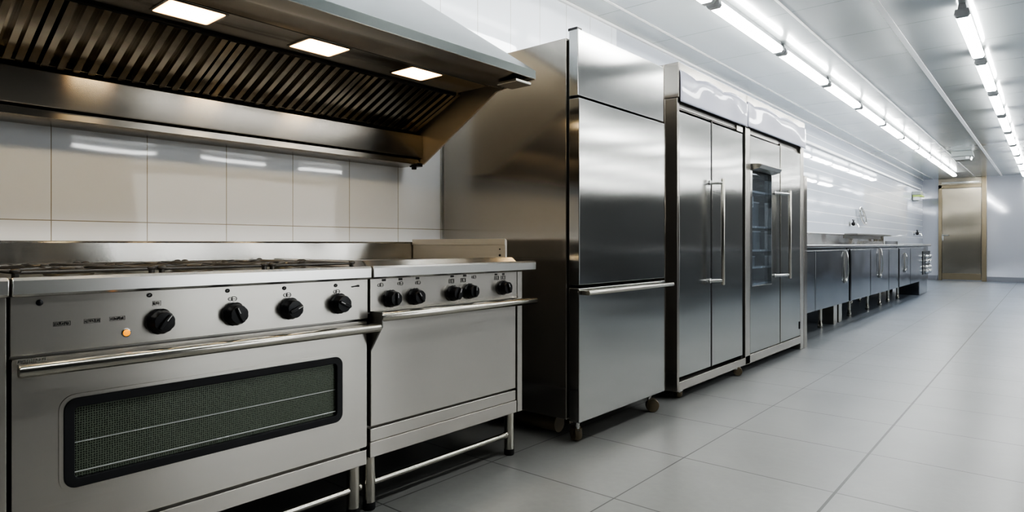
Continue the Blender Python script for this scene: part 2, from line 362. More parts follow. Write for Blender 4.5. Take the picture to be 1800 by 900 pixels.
def scribble(y0, y1, z0, z1, x, m='decal', seed=1, plate=True):
    """small plate with illegible engraved marks"""
    rd = random.Random(seed); b = MB()
    if plate: b.ring([(y0,z0),(y1,z0),(y1,z1),(y0,z1)], [(y0+.0008,z0+.0008),(y1-.0008,z0+.0008),(y1-.0008,z1-.0008),(y0+.0008,z1-.0008)], 'x', x, x+.0008)
    y = y0 + .0022; h = z1 - z0
    while y < y1 - .004:
        w = rd.uniform(.0016,.0035); k = rd.random()
        for j in range(3):
            a, c = (y + rd.uniform(0,w), z0 + h*rd.uniform(.12,.4)), (y + rd.uniform(0,w), z0 + h*rd.uniform(.6,.88))
            t_ = .0006
            b.prism([(a[0]-t_,a[1]),(a[0]+t_,a[1]),(c[0]+t_,c[1]),(c[0]-t_,c[1])], 'x', x, x+.0007)
        b.box(x, x+.0007, y, y+w, z0+h*(.2+.5*k), z0+h*(.2+.5*k)+.0009)
        y += w + .0012
    return b
def icon(y, z, x, parent, kind, s=1.0):
    """burner position marks above a knob: dark oval with a pale sign, thin outline signs below it"""
    if kind == 'oval':
        pr = [(y+.0075*s*math.cos(2*PI*k/16), z+.0062*s*math.sin(2*PI*k/16)) for k in range(16)]
        o = obj('mark', MB().prism(pr, 'x', x, x+.0008), 'decal', parent)
        obj('sign', MB().prism([(y-.003,z-.0008),(y+.002,z+.0022),(y+.0035,z+.001),(y-.002,z-.002)], 'x', x+.0008, x+.0013), 'decal_light', o)
    elif kind == 'tab':
        obj('mark', MB().box(x, x+.0008, y-.013*s, y+.013*s, z-.004, z+.004), 'decal', parent)
    else:
        b = MB()
        for dy, rr in ((-.008,.006),(.004,.0075)):
            o_ = [(y+dy+rr*1.2*math.cos(2*PI*k/16), z+rr*math.sin(2*PI*k/16)) for k in range(16)]
            i_ = [(y+dy+(rr-.0016)*1.2*math.cos(2*PI*k/16), z+(rr-.0016)*math.sin(2*PI*k/16)) for k in range(16)]
            b.ring(o_, i_, 'x', x+.0001*dy*100, x+.0008)
        b.box(x, x+.0008, y-.011, y+.009, z-.001, z+.0005).box(x, x+.0008, y-.003, y-.0015, z-.006, z+.008)
        if kind == 'square':
            b.ring([(y-.015,z-.009),(y+.015,z-.009),(y+.015,z+.009),(y-.015,z+.009)], [(y-.0135,z-.0075),(y+.0135,z-.0075),(y+.0135,z+.0075),(y-.0135,z+.0075)], 'x', x, x+.0008)
        obj('mark', b, 'decal', parent)
def rail(y0, y1, parent):
    return obj('front_rail', MB().prism([(.850,.872),(.856,.878),(.856,.911),(.850,.918),(.835,.919),(.79,.915),(.79,.872)], 'y', y0, y1), 'rail', parent, .003)
XP = .836   # control panel face
def range_top(y0, y1, parent, ny):
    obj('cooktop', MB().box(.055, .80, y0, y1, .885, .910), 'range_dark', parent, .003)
    w = (y1-y0)/ny
    for i in range(ny):
        for x0, x1 in ((.09,.42),(.44,.77)):
            burner((x0+x1)/2, y0+w*(i+.5), .912, parent)
            grate(x0, x1, y0+w*i+.014, y0+w*(i+1)-.014, .912, parent)

# --- main gas range with the glazed oven door
R1 = thing('gas_range', 'steel gas range with four black knobs and a dark glazed oven door', 'range', (.45,.92,0))
a, e = .388, 1.446
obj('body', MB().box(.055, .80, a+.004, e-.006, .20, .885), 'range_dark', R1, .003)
range_top(a+.01, e-.01, R1, 3)
rail(a, 1.449, R1)
obj('control_panel', MB().box(.79, XP, a, e, .725, .871), 'range', R1, .002)
for (y, z, an) in ((.725,.782,.9),(.939,.785,2.0),(1.127,.787,.4),(1.316,.790,2.7)): knob(y, z, XP, R1, an)
for (y, z) in ((.700,.857),(.921,.857),(1.110,.855),(1.307,.854)): icon(y, z, XP, R1, 'oval')
for (y, z) in ((.938,.831),(1.122,.832),(1.312,.832)): icon(y, z, XP, R1, 'lines')
obj('mark', scribble(.708,.730,.826,.840, XP, seed=8), 'decal', R1)
for i, (y, z) in enumerate(((.494,.797),(.561,.798),(.620,.799))):
    obj('name_plate', scribble(y-.0185, y+.0185, z-.0055, z+.0055, XP, seed=i+2), 'decal', R1)
ind = obj('indicator_lamp', MB().lathe([(.0085,0),(.0095,.002),(.008,.006),(.003,.009)], (XP,.642,.758), 'x'), 'amber', R1)
obj('bezel', MB().lathe([(.012,0),(.012,.002),(.0105,.003)], (XP,.642,.758), 'x'), 'tube', ind)
obj('screw', MB().lathe([(.008,0),(.0075,.002),(.003,.003)], (XP,.447,.854), 'x'), 'black', R1)
obj('latch_pin', MB().tube([(XP+.002,1.375,.846),(XP+.004,1.40,.848)], .0022, 8).ball((XP+.003,1.402,.848), .004), 'black', R1)
# door with a rounded recessed window
od = obj('oven_door', MB().ring([(a,.250),(e,.250),(e,.717),(a,.717)][::1] if False else rrect(a+.004, e-.002, .252, .717, .006), rrect(.512, 1.322, .384, .590, .02), 'x', .80, .832), 'range', R1)
obj('window_frame', MB().ring(rrect(.498, 1.336, .370, .602, .03), rrect(.522, 1.312, .394, .578, .012), 'x', .818, .838), 'winframe', od, .002)
obj('window_trim', MB().ring(rrect(.488, 1.346, .360, .612, .038), rrect(.498, 1.336, .370, .602, .03), 'x', .820, .8345), 'range', od)
obj('window_pane', MB().box(.822, .826, .518, 1.316, .390, .582), 'mesh_glass', od)
bx = MB().box(.801, .803, .47, 1.36, .33, .64); obj('oven_cavity', MB().box(.800,.8022,.47,1.36,.33,.64), 'inner', R1)
rk = MB()
rk.tube([(.8275,.519,.485),(.8275,1.315,.485)], .0008, 8); rk.tube([(.8275,.519,.408),(.8275,1.315,.408)], .0012, 8)
obj('oven_rack', rk, 'shelf', R1)
hb = bar(.392, 1.454, .895, .697, .0165, .832, od, (.035,.03))
obj('warning_sticker', scribble(.402, .462, .706, .717, .833, seed=21), 'sticker', od)
obj('lower_panel', MB().box(.78, .832, a+.01, e-.002, .186, .241), 'range', R1, .002)
for y in (.43, 1.41):
    leg(.795, y, .19, R1); leg(.12, y, .2, R1)
obj('stretcher', MB().tube([(.795,.44,.095),(.795,1.40,.095)], .0125, 14).ball((.795,1.437,.095), .013), 'tube', R1)
obj('stretcher', MB().tube([(.12,.44,.095),(.12,1.40,.095)], .0125, 14), 'tube', R1)

# --- neighbour at the very left
R0 = thing('gas_range', 'steel range cut off by the left edge of the photo', 'range', (.45,-.1,0))
obj('body', MB().box(.055, .832, -.52, .372, .20, .885), 'range_dark', R0, .003)
range_top(-.51, .372, R0, 2); rail(-.52, .383, R0)
obj('side_panel', MB().box(.80, .838, .20, .381, .19, .871), 'range', R0, .002)
for y in (-.45, .32): leg(.795, y, .2, R0); leg(.12, y, .2, R0)

# --- griddle range
R2 = thing('griddle_range', 'steel griddle range with five small black knobs and a blank oven door', 'range', (.45,1.9,0))
a, e = 1.456, 2.305
obj('body', MB().box(.055, .80, a+.004, 2.335, .215, .885), 'range_dark', R2, .003)
rail(1.457, 2.427, R2)
obj('worktop', MB().box(.055, .79, 1.457, 2.36, .885, .915), 'range', R2, .003)
obj('side_panel', MB().box(.055, .80, 2.335, 2.343, .205, .885), 'range', R2, .002)
obj('griddle_rim', MB().prism([(.80,.917),(.775,.937),(.77,.937),(.77,.915)], 'y', 1.47, 2.34)
    .prism([(1.462,.915),(1.475,.937),(1.482,.937),(1.482,.915)], 'x', .12, .775), 'rail', R2)
obj('griddle_plate', MB().box(.12, .765, 1.49, 2.33, .915, .922), 'griddle', R2, .002)
sg = obj('side_guard', MB().prism([(.055,.915),(.735,.915),(.735,1.018),(.725,1.026),(.055,1.026)], 'y', 2.338, 2.352), 'beige', R2, .003)
obj('guard_fold', MB().box(.055, .737, 2.332, 2.338, .995, 1.026), 'beige', sg, .002)
obj('screw', MB().lathe([(.006,0),(.005,-.004)], (.70,2.338,.945), 'y', 12).lathe([(.0035,0),(.003,-.004)], (.70,2.338,.975), 'y', 12), 'black', sg)
obj('control_panel', MB().box(.79, XP, a, e, .745, .871), 'range', R2, .002)
for (y, z, an) in ((1.547,.793,1.6),(1.666,.793,2.2),(1.876,.794,1.2),(1.975,.797,1.55),(2.195,.801,2.0)): knob(y, z, XP, R2, an, .034)
for y in (1.52,1.60,1.687,1.879,1.955): icon(y, .864, XP, R2, 'tab', .7)
for y in (2.156,2.207): icon(y, .862, XP, R2, 'tab', .6)
for (y, z, k) in ((1.505,.846,'lines'),(1.600,.847,'lines'),(1.690,.846,'lines'),(1.875,.844,'square'),(1.945,.845,'square'),(2.012,.856,'lines'),(2.16,.846,'square'),(2.205,.846,'square')): icon(y, z, XP, R2, k, 1)
od = obj('oven_door', MB().box(.79, .832, a+.006, e-.004, .320, .738), 'range', R2, .003)
hb = bar(1.458, 2.372, .895, .733, .0165, .832, od, (.02,.06))
obj('bracket', MB().prism([(.832,.60),(.905,.70),(.905,.752),(.832,.752)], 'y', 1.457, 1.464), 'range_dark', hb, .002)
obj('drawer_panel', MB().box(.79, .832, a+.004, e-.004, .263, .312), 'range', R2, .003)
obj('lower_panel', MB().box(.79, .834, a+.002, e, .205, .262), 'range', R2, .002)
obj('corner_post', MB().box(.78, .836, e+.004, 2.345, .205, .871), 'range', R2, .003)
for y in (1.482, 2.296): leg(.795, y, .215, R2); leg(.12, y, .215, R2)
obj('stretcher', MB().tube([(.795,1.49,.098),(.795,2.29,.098)], .0125, 14).ball((.795,2.268,.098), .0165, (1,.6,1)), 'tube', R2)
obj('stretcher', MB().tube([(.12,1.49,.098),(.12,2.29,.098)], .0125, 14), 'tube', R2)

# backsplash
o = obj('backsplash', MB().prism([(.0,.90),(.035,.90),(.05,.915),(.05,1.004),(.044,1.012),(.0,1.012)], 'y', -.55, 2.36), 'splash', None, .002)
tag(o, 'long low steel backsplash strip on the tiled wall behind the ranges', 'backsplash')

# ------------------------------------------------------------------ extractor hood
HY0, HY1 = -1.0, 2.32
Hd = thing('extractor_hood', 'large steel extractor hood with slanted baffle filters over the ranges', 'hood', (.4,1.0,1.43))
th = .012
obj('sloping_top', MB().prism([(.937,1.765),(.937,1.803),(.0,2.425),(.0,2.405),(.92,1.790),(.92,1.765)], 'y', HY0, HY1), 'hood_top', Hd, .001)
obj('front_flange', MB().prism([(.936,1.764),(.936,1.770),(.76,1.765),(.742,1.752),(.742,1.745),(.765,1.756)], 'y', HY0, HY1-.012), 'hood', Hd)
lp = MB().prism([(.730,1.746),(.730,1.754),(.50,1.754),(.50,1.746)], 'y', HY0, HY1-.1)
obj('lamp_panel', lp, 'hood', Hd, .001)
obj('filter_channel', MB().box(.49, .515, HY0, HY1-.10, 1.735, 1.748).box(.716, .744, HY0, HY1-.10, 1.7545, 1.765), 'gap', Hd)
obj('end_plate', MB().prism([(.0,1.43),(.17,1.43),(.70,1.742),(.936,1.762),(.936,1.802),(.0,2.42)], 'y', HY1-.012, HY1), 'endplate', Hd, .001)
obj('grease_trough', MB().prism([(.0,1.464),(.17,1.464),(.172,1.468),(.172,1.582),(.166,1.586),(.158,1.582),(.156,1.474),(.0,1.474)], 'y', HY0, HY1-.014), 'hood', Hd, .001)
obj('wall_ledge', MB().prism([(.0,1.424),(.13,1.424),(.148,1.430),(.148,1.458),(.0,1.4635)], 'y', HY0, HY1-.02), 'hood', Hd, .002)
obj('ledge_cap', MB().box(.10, .165, HY1-.045, HY1-.008, 1.418, 1.436).box(.11, .13, HY1-.04, HY1-.02, 1.405, 1.418), 'black', Hd, .002)
obj('lamp_box', MB().box(.80, .92, 2.20, 2.31, 1.735, 1.752), 'tube', Hd, .005)
obj('back_panel', MB().box(.0, .01, HY0, HY1-.014, 1.59, 2.40), 'gap', Hd)
# filters: channels running down the slope
P0, P1 = Vector((.515,1.742)), Vector((.168,1.592)); D = (P1-P0); Lf = D.length; D.normalize(); Nn = Vector((-D.y, D.x)) if D.x > 0 else Vector((D.y, -D.x))
Nn = Vector((.397,-.918)) if False else Vector((-D.y, D.x)); 
if Nn.y > 0: Nn = -Nn          # outward, towards the cooks
def fpt(s, y, h): q = P0 + D*s + Nn*h; return (q.x, y, q.y)
def fbox(b, s0, s1, y0, y1, h0, h1):
    vs = [b.bm.verts.new(fpt(s, y, h)) for s, y, h in ((s0,y0,h0),(s1,y0,h0),(s1,y1,h0),(s0,y1,h0),(s0,y0,h1),(s1,y0,h1),(s1,y1,h1),(s0,y1,h1))]
    for f in ((3,2,1,0),(4,5,6,7),(0,1,5,4),(1,2,6,5),(2,3,7,6),(3,0,4,7)): b.bm.faces.new([vs[i] for i in f])
y1 = 2.262
while y1 > -.6:
    y0 = y1 - .562
    f = obj('baffle_filter', (lambda b: (fbox(b, 0, Lf, y0+.003, y0+.026, -.035, -.004), fbox(b, 0, Lf, y1-.026, y1-.003, -.035, -.004), fbox(b, 0, .02, y0+.003, y1-.003, -.035, -.004), fbox(b, Lf-.012, Lf, y0+.003, y1-.003, -.035, -.006), b)[-1])(MB()), 'filter', Hd, .001)
    bb = MB(); n = 11; p = (.562-.05)/n
    for k in range(n):
        c = y0 + .025 + p*(k+.5)
        # outer channel: a U opening upward, with raised lips
        fbox(bb, .012, Lf-.004, c-.0105, c+.0105, -.004, -.0012)
        fbox(bb, .012, Lf-.004, c-.0105, c-.0088, -.020, -.004); fbox(bb, .012, Lf-.004, c+.0088, c+.0105, -.020, -.004)
        # inner channel behind the gaps
        fbox(bb, .02, Lf-.014, c+p/2-.0135, c+p/2+.0135, -.033, -.031)
        fbox(bb, .02, Lf-.014, c+p/2-.0135, c+p/2-.012, -.031, -.020); fbox(bb, .02, Lf-.014, c+p/2+.012, c+p/2+.0135, -.031, -.020)
    obj('baffles', bb, 'filter', f, .0012)
    y1 -= .568
fr = MB(); fbox(fr, -.01, Lf+.01, HY0, HY1-.04, -.06, -.045); obj('filter_backing', fr, 'gap', Hd)
for yc in (-.07, .41, .888, 1.366, 1.85):
    g = obj('hood_lamp', MB().ring(rrect(.567, .727, yc-.095, yc+.095, .012, 3), rrect(.575, .719, yc-.087, yc+.087, .01, 3), 'z', 1.7425, 1.746), 'tube', Hd)
    obj('lamp_glass', MB().box(.574, .720, yc-.088, yc+.088, 1.7435, 1.7455), 'halogen', g)

# ------------------------------------------------------------------ castors
def castor(x, y, top, parent, ang=.5, r=.040):
    c, s = math.cos(ang), math.sin(ang)
    k = obj('castor', MB().lathe([(.026,top),(.026,top-.012),(.018,top-.02),(.012,top-.03),(.012,r*1.6),(.02,r*1.5)][::-1], (x,y,0)), 'chrome', parent)
    w = .036
    P = lambda u, h, v: (x + u*c - v*s, y + u*s + v*c, h)
    n = 24; prof = [(r*.55,-w/2),(r*.92,-w/2),(r,-w/4),(r,w/4),(r*.92,w/2),(r*.55,w/2)]
    b = MB(); rings = []
    for rr, v in prof: rings.append([b.bm.verts.new(P(.018+rr*math.cos(2*PI*i/n), r+rr*math.sin(2*PI*i/n), v)) for i in range(n)])
    for A, B in zip(rings, rings[1:]):
        for i in range(n): b.bm.faces.new((A[i], A[(i+1)%n], B[(i+1)%n], B[i]))
    b.bm.faces.new(rings[0]); b.bm.faces.new(rings[-1][::-1])
    obj('wheel', b, 'rubberwheel', k)
    f = MB()
    for v in (-w/2-.004, w/2+.004):
        q = [P(-.012, r*1.75, v), P(.03, r*1.75, v), P(.026, r*.7, v), P(.008, r*.7, v)]
        q2 = [P(-.012, r*1.75, v+.003), P(.03, r*1.75, v+.003), P(.026, r*.7, v+.003), P(.008, r*.7, v+.003)]
        A = [f.bm.verts.new(p) for p in q]; B = [f.bm.verts.new(p) for p in q2]
        f.bm.faces.new(A); f.bm.faces.new(B[::-1])
        for i in range(4): f.bm.faces.new((A[i], B[i], B[(i+1)%4], A[(i+1)%4]))
    obj('fork', f, 'rubberwheel', k)

# ------------------------------------------------------------------ refrigerator with bottom drawer
F1 = thing('refrigerator', 'tall steel refrigerator with a bottom drawer beside the griddle range', 'refrigerator', (.5,3.1,0))
ya, yb = 2.595, 3.50
obj('cabinet', MB().box(.03, .915, ya, yb, .122, 2.03), 'fridge_side', F1, .004)
obj('hinge_gap', MB().box(.915, .93, ya+.015, yb-.015, .13, 2.02), 'gap', F1)
obj('top_panel', MB().box(.93, .985, ya, yb, 1.733, 2.062), 'fridge', F1, .004)
obj('upper_door', MB().box(.93, .992, ya, yb, .797, 1.722), 'fridge', F1, .004)
dr = obj('drawer_front', MB().box(.93, .992, ya, yb, .118, .782), 'fridge', F1, .004)
bar(ya+.0, yb+.0, 1.045, .762, .0125, .992, dr, (.03,.03))
obj('hinge', MB().box(.92, .975, ya+.006, ya+.05, 2.062, 2.075), 'black', F1, .002)
for x, y, an in ((.93,ya+.075,2.6),(.93,yb-.075,.6),(.12,ya+.1,0),(.12,yb-.1,0)): castor(x, y, .122, F1, an)
obj('condensate_pan', MB().tube([(.45,ya+.10,.062),(.80,ya+.10,.062)], .045, 20).box(.25, .82, ya+.16, ya+.42, .05, .118), 'rubberwheel', F1)

# ------------------------------------------------------------------ big double units
def film(name, y0, y1, z0, z1, x, parent, seed):
    """puckered protective film over the fascia, its top edge curling back in scallops"""
    rd = random.Random(seed); b = MB(); nu, nv = 56, 18; G = []
    ph = rd.uniform(0, 6)
    for i in range(nu+1):
        u = i/nu; y = y0 + (y1-y0)*u; col = []
        scal = abs(math.sin(PI*(u*2.6+ph)))**.6
        top = z1 - .022 + .022*scal
        for j in range(nv+1):
            v = j/nv
            xx = x + .004*math.sin(5*u+3*v+ph)*v + .007*math.exp(-((u-.42)**2/.02+(v-.62)**2/.08)) + .006*math.exp(-((u-.85)**2/.01+(v-.4)**2/.1))
            back = max(0, v-.78)/.22
            xx -= .07*back**1.6*(1.1-scal*.6)
            col.append(b.bm.verts.new((xx, y, z0 + (top-z0)*v)))
        G.append(col)
    for i in range(nu):
        for j in range(nv): b.bm.faces.new((G[i][j], G[i+1][j], G[i+1][j+1], G[i][j+1]))
    o = obj(name, b, 'film', parent, smooth=80)
    md = o.modifiers.new('t', 'SOLIDIFY'); md.thickness = .002
    return o
def vhandle(y, z0, z1, x, yb_, parent):
    h = obj('handle', MB().tube([(x,y,z0),(x,y,z0+.006),(x,y,z1-.006),(x,y,z1)], .0135, 16, radii=[.011,.0135,.0135,.011]), 'tube', parent)
    for z in (z0+.03, z1-.03):
        obj('standoff', MB().tube([(x,y,z),(x-.012,y-.012,z),(x-.058,yb_,z),(.956,yb_,z)], .0115, 12).lathe([(.017,0),(.017,.005),(.012,.007)], (.9525,yb_,z), 'x', 16), 'chrome', h)

# unit A : blank doors
U = thing('double_door_refrigerator', 'wide steel double-door refrigerator on castors with blank doors', 'refrigerator', (.5,4.35,0))
ya, yb = 3.752, 4.928
obj('cabinet', MB().box(.03, .86, ya, yb, .14, 2.155), 'fridge_side', U, .004)
obj('frame_post', MB().box(.86, .952, ya, ya+.03, .06, 1.93).box(.845,.87,ya-.006,ya,.06,1.93), 'fridge_side', U, .006)
obj('frame_post', MB().box(.86, .935, yb-.045, yb, .06, 1.93), 'gap', U, .003)
obj('base_rail', MB().box(.80, .952, ya+.031, yb, .06, .118), 'range', U, .003)
obj('side_skirt', MB().box(.03, .86, ya, ya+.03, .06, .14), 'fridge_side', U, .003)
obj('door_recess', MB().box(.86, .885, ya+.03, yb-.045, .118, 1.93), 'gap', U)
obj('fascia', MB().box(.86, .962, ya+.0, yb, 1.932, 2.155), 'fridge_side', U, .004)
obj('vent_strip', MB().box(.885, .938, ya+.032, yb-.05, 1.864, 1.931).box(.938,.944,ya+.032,yb-.05,1.870,1.877), 'range_dark', U, .002)
obj('hinge_cover', MB().box(.90, .952, yb-.17, yb-.05, 1.855, 1.90), 'range', U, .003)
d1 = obj('door', MB().box(.89, .950, ya+.034, 4.280, .145, 1.848), 'fridge', U, .004)
d2 = obj('door', MB().box(.89, .950, 4.298, yb-.05, .145, 1.848), 'fridge', U, .004)
obj('door_seal', MB().box(.886, .951, 4.2805, 4.2915, .145, 1.86), 'seal', U)
obj('door_edge', MB().box(.90, .953, 4.292, 4.2975, .145, 1.87), 'tube', U)
vhandle(4.325, .715, 1.455, 1.018, 4.262, d1)
film('protective_film', ya+.012, yb+.0, 1.905, 2.145, .970, U, 3)
for x, y, an in ((.915,ya+.10,2.4),(.925,yb-.14,.5),(.12,ya+.1,0),(.12,yb-.1,0)): castor(x, y, .14 if x < .5 else .062, U, an, .034)

# unit B : window in its left door
V = thing('display_refrigerator', 'wide steel double-door refrigerator with a narrow glass window in its left door', 'refrigerator', (.5,5.7,0))
ya, yb = 4.935, 6.455
shell = MB().box(.03, .06, ya, yb, .125, 2.155).box(.06, .86, ya, ya+.03, .125, 2.155).box(.06, .86, yb-.03, yb, .125, 2.155).box(.06, .86, ya+.03, yb-.03, .125, .16).box(.06, .86, ya+.03, yb-.03, 2.0, 2.155).box(.06,.86,5.73,5.76,.16,2.0)
obj('cabinet', shell, 'fridge_side', V)
obj('frame_post', MB().box(.86, .952, ya, ya+.10, .06, 1.93), 'range', V, .005)
obj('frame_post', MB().box(.86, .952, yb-.10, yb, .0, 1.93), 'range', V, .005)
obj('base_rail', MB().box(.80, .952, ya+.0, yb-.10, .06, .128), 'range', V, .003)
obj('fascia', MB().box(.86, .962, ya, yb+.0, 1.932, 2.155), 'fridge_side', V, .004)
obj('vent_strip', MB().box(.885, .938, ya+.1, 5.75, 1.87, 1.931).box(.885,.925,5.78,yb-.1,1.86,1.931), 'range_dark', V, .002)
obj('top_gap', MB().box(.885, .89, ya+.1, yb-.1, 1.845, 1.93), 'gap', V)
wy0, wy1, wz0, wz1 = 5.085, 5.545, .665, 1.625
d1 = obj('door', MB().ring([(5.757,.135),(5.757,1.858),(5.042,1.858),(5.042,.135)], [(wy1,wz0),(wy1,wz1),(wy0,wz1),(wy0,wz0)], 'x', .89, .950), 'fridge', V, .002)
obj('window_pane', MB().box(.915, .919, wy0-.003, wy1+.003, wz0-.003, wz1+.003), 'glass', d1)
obj('window_hood', MB().prism([(.950,1.585),(1.01,1.60),(1.03,1.628),(1.02,1.636),(.950,1.640)], 'y', wy0-.01, wy1+.03), 'tube', d1, .003)
d2 = obj('door', MB().box(.89, .950, 5.790, yb-.105, .135, 1.853), 'fridge', V, .004)
obj('door_seal', MB().box(.885, .92, 5.758, 5.789, .135, 1.85), 'seal', V)
obj('door_edge', MB().box(.90, .951, 5.775, 5.789, .135, 1.88), 'tube', V, .002)
vhandle(5.745+.07, .70, 1.468, 1.018, 5.62, d1)
obj('lock', MB().box(.950, .956, yb-.14, yb-.115, .20, .27), 'black', d2, .002)
film('protective_film', ya+.003, yb+.0, 1.91, 2.15, .970, V, 11)
obj('liner', MB().box(.30, .31, 5.0, 5.72, .2, 1.95), 'inner_fridge', V)
for z in (1.435, 1.145, .95, .81, .675):
    obj('shelf', MB().box(.31, .885, 4.97, 5.725, z-.008, z).box(.885,.897,4.97,5.725,z-.012,z+.004), 'shelf', V)
obj('end_panel', MB().box(.25, .955, yb+.002, yb+.10, .0, 1.655), 'fridge_side', V, .003)
for y in (ya+.1, yb-.1): leg(.12, y, .13, V, .02)
obj('led_strip', MB().box(.80, .83, 5.02, 5.70, 1.93, 1.945).box(.875,.885,5.04,5.05,.70,1.9), 'led', V)  # glowing strips added to brighten the shelves behind the glass
def tub(x, y, z, w, dd, h, label, cat='container'):
    o = thing('food_container', label, cat, (x,y,z), 'containers in the glazed refrigerator')
    obj('tub', MB().ring(rrect(x-dd/2,x+dd/2,y-w/2,y+w/2,.02,3), rrect(x-dd/2+.004,x+dd/2-.004,y-w/2+.004,y+w/2-.004,.018,3), 'z', z+.001, z+h).prism(rrect(x-dd/2+.004,x+dd/2-.004,y-w/2+.004,y+w/2-.004,.018,3), 'z', z+.001, z+h*.55), 'jar', o)
    obj('lid', MB().prism(rrect(x-dd/2-.004,x+dd/2+.004,y-w/2-.004,y+w/2+.004,.02,3), 'z', z+h, z+h+.01), 'shelf', o)
tub(.76, 5.20, 1.145, .17, .2, .16, 'square clear tub, left one behind the fridge window below the card')
tub(.76, 5.42, 1.145, .17, .2, .20, 'tall clear tub, right one behind the fridge window below the card')
tub(.76, 5.22, .95, .2, .2, .12, 'wide clear tub on the middle shelf behind the fridge window')
tub(.76, 5.46, .95, .16, .2, .15, 'narrow clear tub on the middle shelf behind the fridge window')
tub(.76, 5.30, .81, .22, .2, .08, 'low clear tub on the second lowest shelf behind the fridge window')
tub(.76, 5.25, 1.435, .24, .2, .11, 'clear tub on the top shelf behind the fridge window')
o = obj('price_card', MB().box(.897, .900, 5.13, 5.25, 1.30, 1.39), 'card'); tag(o, 'small white card with a black sign in the fridge window', 'card')
obj('sign', MB().box(.900, .9012, 5.16, 5.172, 1.32, 1.375).box(.900,.9012,5.19,5.215,1.35,1.36).box(.900,.9012,5.19,5.205,1.325,1.34).box(.900,.9012,5.22,5.235,1.315,1.325), 'decal', o)

# ------------------------------------------------------------------ far counters
def curved_handle(y, z0, z1, parent, x=.868):
    zc = [z1 - (z1-z0)*k/10 for k in range(11)]
    pts = [(x + .022*math.sin(PI*k/10)**.5, y - .03*math.sin(PI*2*k/10)*.4, z) for k, z in enumerate(zc)]
    h = obj('handle', MB().tube(pts, .007, 12), 'chrome', parent)
    obj('handle_plate', MB().box(.852, .860, y-.055, y+.055, z0-.03, z1+.01), 'range_dark', h, .01)
    obj('lock', MB().lathe([(.03,0),(.03,.012),(.02,.02)], (.86,y,z0-.005), 'x', 16), 'chrome', h)
def counter_unit(y0, y1, label, doors, handles, legs, extra=None):
    u = thing('counter_cabinet', label, 'cabinet', (.45,(y0+y1)/2,0), 'steel counter cabinets along the far wall')
    obj('carcass', MB().box(.03, .815, y0, y1, .28, .95), 'counter', u, .004)
    for a_, b_ in doors:
        obj('door', MB().box(.818, .852, a_, b_, .285, .935), 'counter', u, .012)
    for y, z0, z1 in handles: curved_handle(y, z0, z1, u)
    for x, y in legs:
        l = obj('leg', MB().lathe([(.028,0),(.03,.01),(.03,.05),(.022,.07),(.024,.10),(.024,.28)], (x,y,0), n=16), 'tube', u)
    return u
A = counter_unit(6.62, 8.73, 'steel counter cabinet nearest the display refrigerator, curved handle at its right', [(6.64,7.22),(7.24,8.70)], [(8.50,.56,.91)], [(.66,8.15),(.2,6.9),(.2,8.4)])
obj('plinth_block', MB().box(.55, .70, 9.03-.42, 9.20-.42, 0, .28), 'tube', A, .006)
B = counter_unit(8.79, 12.07, 'steel counter cabinet in the middle of the far run, round-cornered doors', [(8.81,9.92),(9.94,11.22),(11.24,12.04)], [(10.55,.54,.93)], [(.62,9.75),(.62,10.9),(.62,11.8),(.2,9.0),(.2,11.8)])
obj('plinth_block', MB().box(.55, .70, 8.86, 9.02, 0, .28), 'tube', B, .006)
Cc = counter_unit(12.12, 15.62, 'steel counter unit at the far end with a black panel of chrome knobs', [(12.14,13.2),(13.22,14.55)], [(12.62,.55,.84)], [(.62,12.5),(.62,13.4),(.2,12.4),(.2,15.3)])
kp = obj('knob_panel', MB().box(.815, .856, 14.62, 15.58, .40, .86), 'black', Cc, .004)
for y in (14.9, 15.3):
    for z in (.75, .66, .54, .46):
        obj('knob', MB().lathe([(.05,0),(.05,.02),(.035,.03),(.03,.06),(.01,.062)], (.856,y,z), 'x', 16), 'chrome', kp)
obj('end_base', MB().box(.45, .80, 14.6, 15.60, .0, .28), 'counter', Cc, .01)
o = obj('worktop', MB().prism([(.0,.955),(.86,.955),(.87,.962),(.87,.985),(.86,.992),(.0,.992)], 'y', 6.60, 15.64), 'counter_top', None, .003)
tag(o, 'continuous thin steel worktop over the far counter cabinets', 'worktop')
o = obj('backsplash', MB().box(.0, .03, 6.6, 15.5, .994, 1.165).box(.0,.045,6.6,15.5,1.155,1.168), 'splash', None, .003)
tag(o, 'steel backsplash with a dark top edge behind the far counter', 'backsplash')
o = obj('wall_shelf', MB().box(.031, .24, 12.1, 15.1, 1.16, 1.185).box(.031,.05,12.1,15.1,1.10,1.16), 'range_dark', None, .004)
tag(o, 'dark narrow steel shelf above the far counter below the taps', 'shelf')
ap = thing('low_sink_tray', 'small steel tray on the far counter under the wall tap', 'tray', (.4,12.9,.993))
obj('tray_body', MB().ring(rrect(.2,.6,12.4,13.6,.04), rrect(.215,.585,12.415,13.585,.035), 'z', .993, 1.05).box(.21,.59,12.41,13.59,.993,1.0), 'counter_top', ap)
